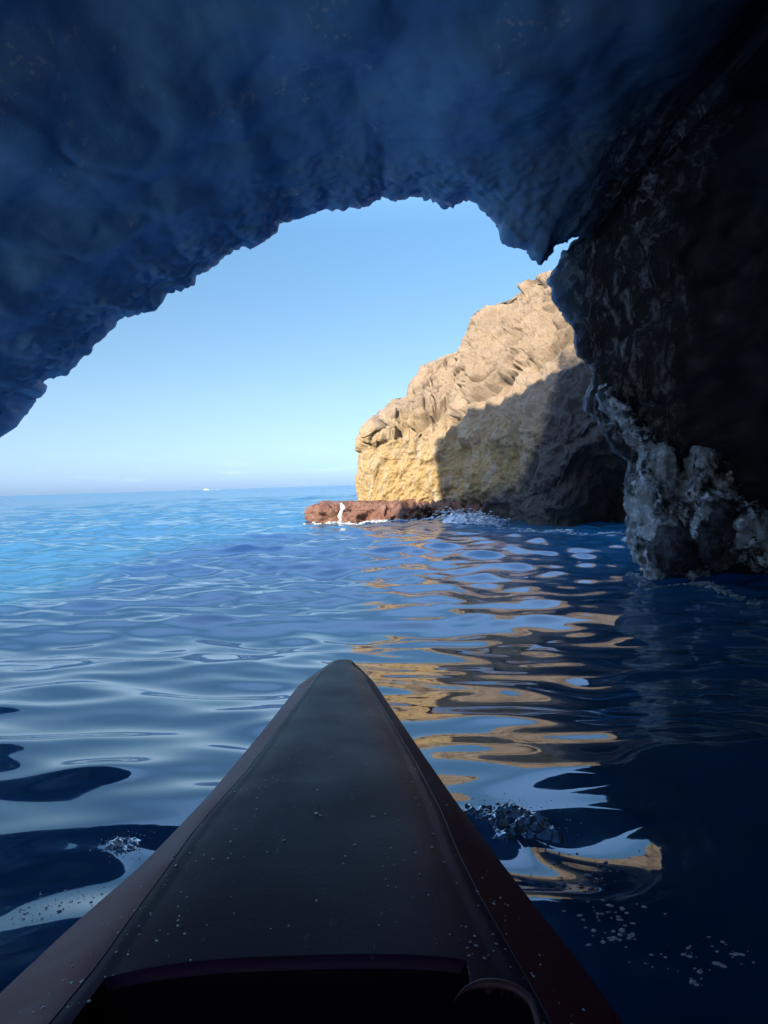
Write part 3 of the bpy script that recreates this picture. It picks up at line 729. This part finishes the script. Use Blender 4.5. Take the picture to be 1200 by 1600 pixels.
Ms = Mat('churned_water'); nz = Ms.noise(60, 5, 0.7)
m_splash = Ms.set(Base_Color=Ms.mix(Ms.rng(nz, 0.5, 0.62), (0.75, 0.86, 0.95), (0.97, 0.98, 1.0)), Roughness=0.06, Metallic=0.75, Normal=Ms.bump(nz, 0.3, 0.003))
splash(805, 1292, .19, .10, .022, 3, 150, 'churned blue white splash on the right side of the kayak', -0.5)
splash(186, 1342, .07, .06, .012, 5, 90, 'small spray of clear drops on the left side of the kayak', 0.3)
c = at_z(722, 818, 0.0)
v_, q_ = patch_mesh((c[0], c[1] + .25, 0), .62, .34, .17, 220, 8, f1=3.0, rot_=-.5)
tag(link('wave_foam', mesh_np('wave_foam', v_, q_), m_foam), 'white foaming wave breaking at the foot of the shaded cliff', 'foam', kind='stuff')
def scatter_spray(line, n, spread, zmax, r0, r1):
    pts_ = np.array([at_z(a_, b_, 0.0)[:2] for a_, b_ in line]); out_ = []
    for _ in range(n):
        t_ = rng.uniform(0, len(pts_) - 1.001); k_ = int(t_); p_ = pts_[k_] * (1 - t_ + k_) + pts_[k_ + 1] * (t_ - k_)
        x_, y_ = p_ + rng.normal(0, spread, 2); r_ = rng.uniform(r0, r1)
        out_.append((x_, y_, sea_z(x_, y_) + abs(rng.normal(0, zmax)), r_ * rng.uniform(1, 3.5), r_, r_ * .8, rng.uniform(-.4, .4)))
    return drops(out_)
v2_, q2_ = merge([(v_, q_), scatter_spray([(690, 812), (730, 816), (770, 820)], 700, .16, .09, .006, .022), scatter_spray([(480, 818), (560, 819), (640, 817), (700, 814)], 420, .035, .02, .006, .018),
                  scatter_spray([(770, 818), (850, 832), (930, 836), (985, 838)], 260, .05, .015, .006, .016)])
bpy.data.objects['wave_foam'].data = mesh_np('wave_foam', v2_, q2_); bpy.data.objects['wave_foam'].data.materials.append(m_foam)
bpy.data.objects['wave_foam'].data.polygons.foreach_set('use_smooth', [True] * len(q2_))
c = at_z(1035, 884, 0.0)
v_, q_ = scatter_spray([(985, 878), (1005, 888), (1040, 890), (1075, 893), (1110, 900), (1190, 915)], 420, .03, .012, .004, .012)
tag(link('rock_foam', mesh_np('rock_foam', v_, q_), m_foam), 'thin white foam line along the foot of the pale wet rocks', 'foam', kind='stuff')
# water running white off the ledge
for px_, w_ in ((535, .07),):
    pts = []
    c0 = at_z(px_, 817, 0.0)
    n1_, n2_ = 24, 14; g1 = np.linspace(0, 1, n1_); g2 = np.linspace(-1, 1, n2_); VV = []
    for a_ in g1:
        for b_ in g2:
            VV.append((c0[0] + b_ * w_ * (0.35 + 0.9 * abs(float(perlin(np.array([[a_ * 5, 1.5 + (b_ > 0), 0.3]]))[0])) + .3 * (1 - a_)) + .02 * math.sin(9 * a_ + px_), c0[1] - .17 + .10 * a_ - .04 * (1 - b_ * b_), -0.05 + .50 * a_ + .015 * math.sin(b_ * 14 + px_)))
    o = link('water_runnel', mesh_np('water_runnel', np.array(VV), grid_quads(n1_, n2_)), m_foam)
    tag(o, 'ragged white sheet of water pouring off the red ledge', 'runnel')

# drops standing on the deck
def deck_at(px_, py_):
    p_ = at_z(px_, py_, ZR + .012); i_ = int(np.argmin(np.abs(ys - p_[1])))
    x0_, x1_ = xrL[i_], xrR[i_]; xo0, xo1 = xoL[i_], xoR[i_]
    if p_[0] < xo0 + .004 or p_[0] > xo1 - .004: return None
    if x0_ < p_[0] < x1_:
        j_ = int((p_[0] - x0_) / (x1_ - x0_) * (NDX - 1))
        if well[i_, j_] > 0.02: return None
        return (p_[0], ys[i_], Zd[i_, j_])
    q_ = (x0_ - p_[0]) / (x0_ - xo0) if p_[0] <= x0_ else (p_[0] - x1_) / (xo1 - x1_)
    return (p_[0], ys[i_], zr[i_] - (zr[i_] - zo[i_]) * q_ ** 1.15)
it = []
spots = [(520, 1192, 5), (495, 1282, 8), (460, 1273, 4), (445, 1325, 8), (555, 1333, 6), (495, 1422, 6), (500, 1275, 3), (400, 1330, 4), (320, 1335, 5), (270, 1330, 6), (275, 1345, 6),
         (260, 1360, 5), (283, 1395, 5), (217, 1440, 5), (218, 1453, 4), (200, 1485, 6), (112, 1478, 5), (98, 1500, 5), (30, 1571, 9), (50, 1575, 6), (540, 1350, 4), (537, 1362, 4), (675, 1320, 6),
         (735, 1470, 6), (757, 1493, 7), (733, 1494, 6), (728, 1445, 5), (775, 1465, 5), (770, 1450, 5), (745, 1380, 5), (793, 1380, 5), (642, 1570, 4), (730, 1480, 5)]
for a_, b_, w_ in spots:
    p_ = deck_at(a_, b_)
    if p_ is None: continue
    r_ = w_ * p_[1] / 1156 * .7
    it.append((p_[0], p_[1], p_[2] + r_ * .12, r_ * rng.uniform(.5, .85), r_ * rng.uniform(.4, .6), r_ * .32, rng.uniform(-.7, .7)))
for k_ in range(420):
    b_ = rng.uniform(1035, 1600)
    u_ = rng.uniform(0, 1); xl = np.interp(b_, [p[1] for p in oL], [p[0] for p in oL]); xr2 = np.interp(b_, [p[1] for p in oR], [p[0] for p in oR])
    if rng.uniform() < .62: u_ = u_ * .3 if rng.uniform() < .5 else 1 - u_ * .36
    if 0.3 < u_ < .66 and rng.uniform() < .35: continue
    p_ = deck_at(xl + (xr2 - xl) * u_, b_)
    if p_ is None: continue
    r_ = np.clip(rng.lognormal(math.log(.0010), .55), .0005, .0022)
    it.append((p_[0], p_[1], p_[2] + r_ * .15, r_ * rng.uniform(.8, 1.4), r_ * rng.uniform(.7, 1.1), r_ * .55, rng.uniform(-.6, .6)))
v_, q_ = drops(it)
tag(link('deck_drops', mesh_np('deck_drops', v_, q_), m_drop), 'beads of sea water scattered over the maroon kayak deck', 'water drops', kind='stuff')
# curved wet gleam on the deck where a puddle edge stands
gl = [(214, 1512), (225, 1507), (240, 1506), (255, 1510), (268, 1519), (275, 1530)]
gp = [at_z(a_, b_, ZR + .016) for a_, b_ in gl]
# bubbles afloat on the right and left of the hull
it = []
for cx_, cy_, sx_, sy_, n_, sz in ((915, 1412, 25, 10, 22, .004), (955, 1490, 40, 18, 30, .005), (965, 1520, 22, 12, 24, .006), (1080, 1555, 50, 18, 26, .004), (1140, 1540, 16, 16, 14, .005), (1090, 1590, 14, 10, 10, .004), (70, 1440, 45, 14, 40, .003), (120, 1425, 25, 8, 24, .004), (40, 1470, 30, 12, 14, .003), (935, 1385, 18, 6, 12, .004), (880, 1350, 40, 14, 16, .0025)):
    for _ in range(n_):
        p_ = at_z(cx_ + rng.normal(0, sx_), cy_ + rng.normal(0, sy_), 0.0); r_ = min(sz * rng.lognormal(0, .5) * .42, .004)
        it.append((p_[0], p_[1], sea_z(p_[0], p_[1]) + .0006, r_ * rng.uniform(1, 2.2), r_, r_ * .5, rng.uniform(-.5, .5)))
v_, q_ = drops(it)
tag(link('bubbles', mesh_np('bubbles', v_, q_), m_drop), 'small bubbles and foam flecks afloat beside the kayak hull', 'bubbles', kind='stuff')

# ---------------------------------------------------------------- far motor boat
m_white = simple('white_gelcoat', (0.8, 0.8, 0.78), 0.3); m_glass = simple('dark_glass', (0.03, 0.04, 0.05), 0.1); m_hullb = simple('grey_gelcoat', (0.55, 0.56, 0.56), 0.3)
bp = at_z(322, horizon(322) + 2.0, 0.0); BD = 1150.0
bx = at_y(322, horizon(322), BD)[0]
boat = empty('motor_boat', (bx, BD, 0.0)); tag(boat, 'small white motor boat with a cabin far out on the horizon', 'boat')
def bchild(name, V_, Q_, mat): 
    o = link(name, mesh_np(name, np.array(V_, float), np.array(Q_)), mat, boat); return o
hs = []
for t in np.linspace(0, 1, 14):
    x = -3.6 + 7.6 * t; w_ = 1.25 * math.sqrt(max(1 - t ** 3, 0.0004)); h_ = 0.95 + 0.45 * t ** 2
    hs.append([(x, w_ * a, h_ if b else -0.3) for a, b in ((-1, 1), (-.8, 0), (0, 0), (.8, 0), (1, 1))])
hs = np.array(hs); bchild('hull', hs.reshape(-1, 3), grid_quads(14, 5), m_white)
dk = hs[:, [0, 4]].copy(); dk[:, :, 2] -= .1; bchild('deck', dk.reshape(-1, 3), grid_quads(14, 2), m_hullb)
def frustum(x0, x1, w, z0, z1, inset):
    v_ = [(x0, -w, z0), (x1, -w, z0), (x1, w, z0), (x0, w, z0), (x0 + inset * .3, -w * .85, z1), (x1 - inset, -w * .85, z1), (x1 - inset, w * .85, z1), (x0 + inset * .3, w * .85, z1)]
    q_ = [(0, 3, 2, 1), (4, 5, 6, 7), (0, 1, 5, 4), (1, 2, 6, 5), (2, 3, 7, 6), (3, 0, 4, 7)]; return v_, q_
bchild('cabin', *frustum(-1.2, 2.0, .9, .8, 1.75, .7), m_white)
bchild('windscreen', *frustum(.2, 1.85, .93, 1.25, 1.6, .35), m_glass)
bchild('canopy', *frustum(-1.6, 1.0, .95, 2.25, 2.35, .1), m_white)
for x_ in (-1.4, .8):
    for y_ in (-.8, .8): bchild('canopy_post', *tube([(x_, y_, 1.6), (x_, y_, 2.27)], .04, 6), m_white)

it = [(bx + 3 + abs(rng.normal(0, 1)) * 9, BD + rng.uniform(-1, 1), .1, rng.uniform(.5, 1.4), .3, .12, 0) for _ in range(30)]
tag(link('wake', mesh_np('wake', *drops(it)), m_foam), 'thin white wake trailing behind the far motor boat', 'wake', kind='stuff')
scene.render.film_transparent = False
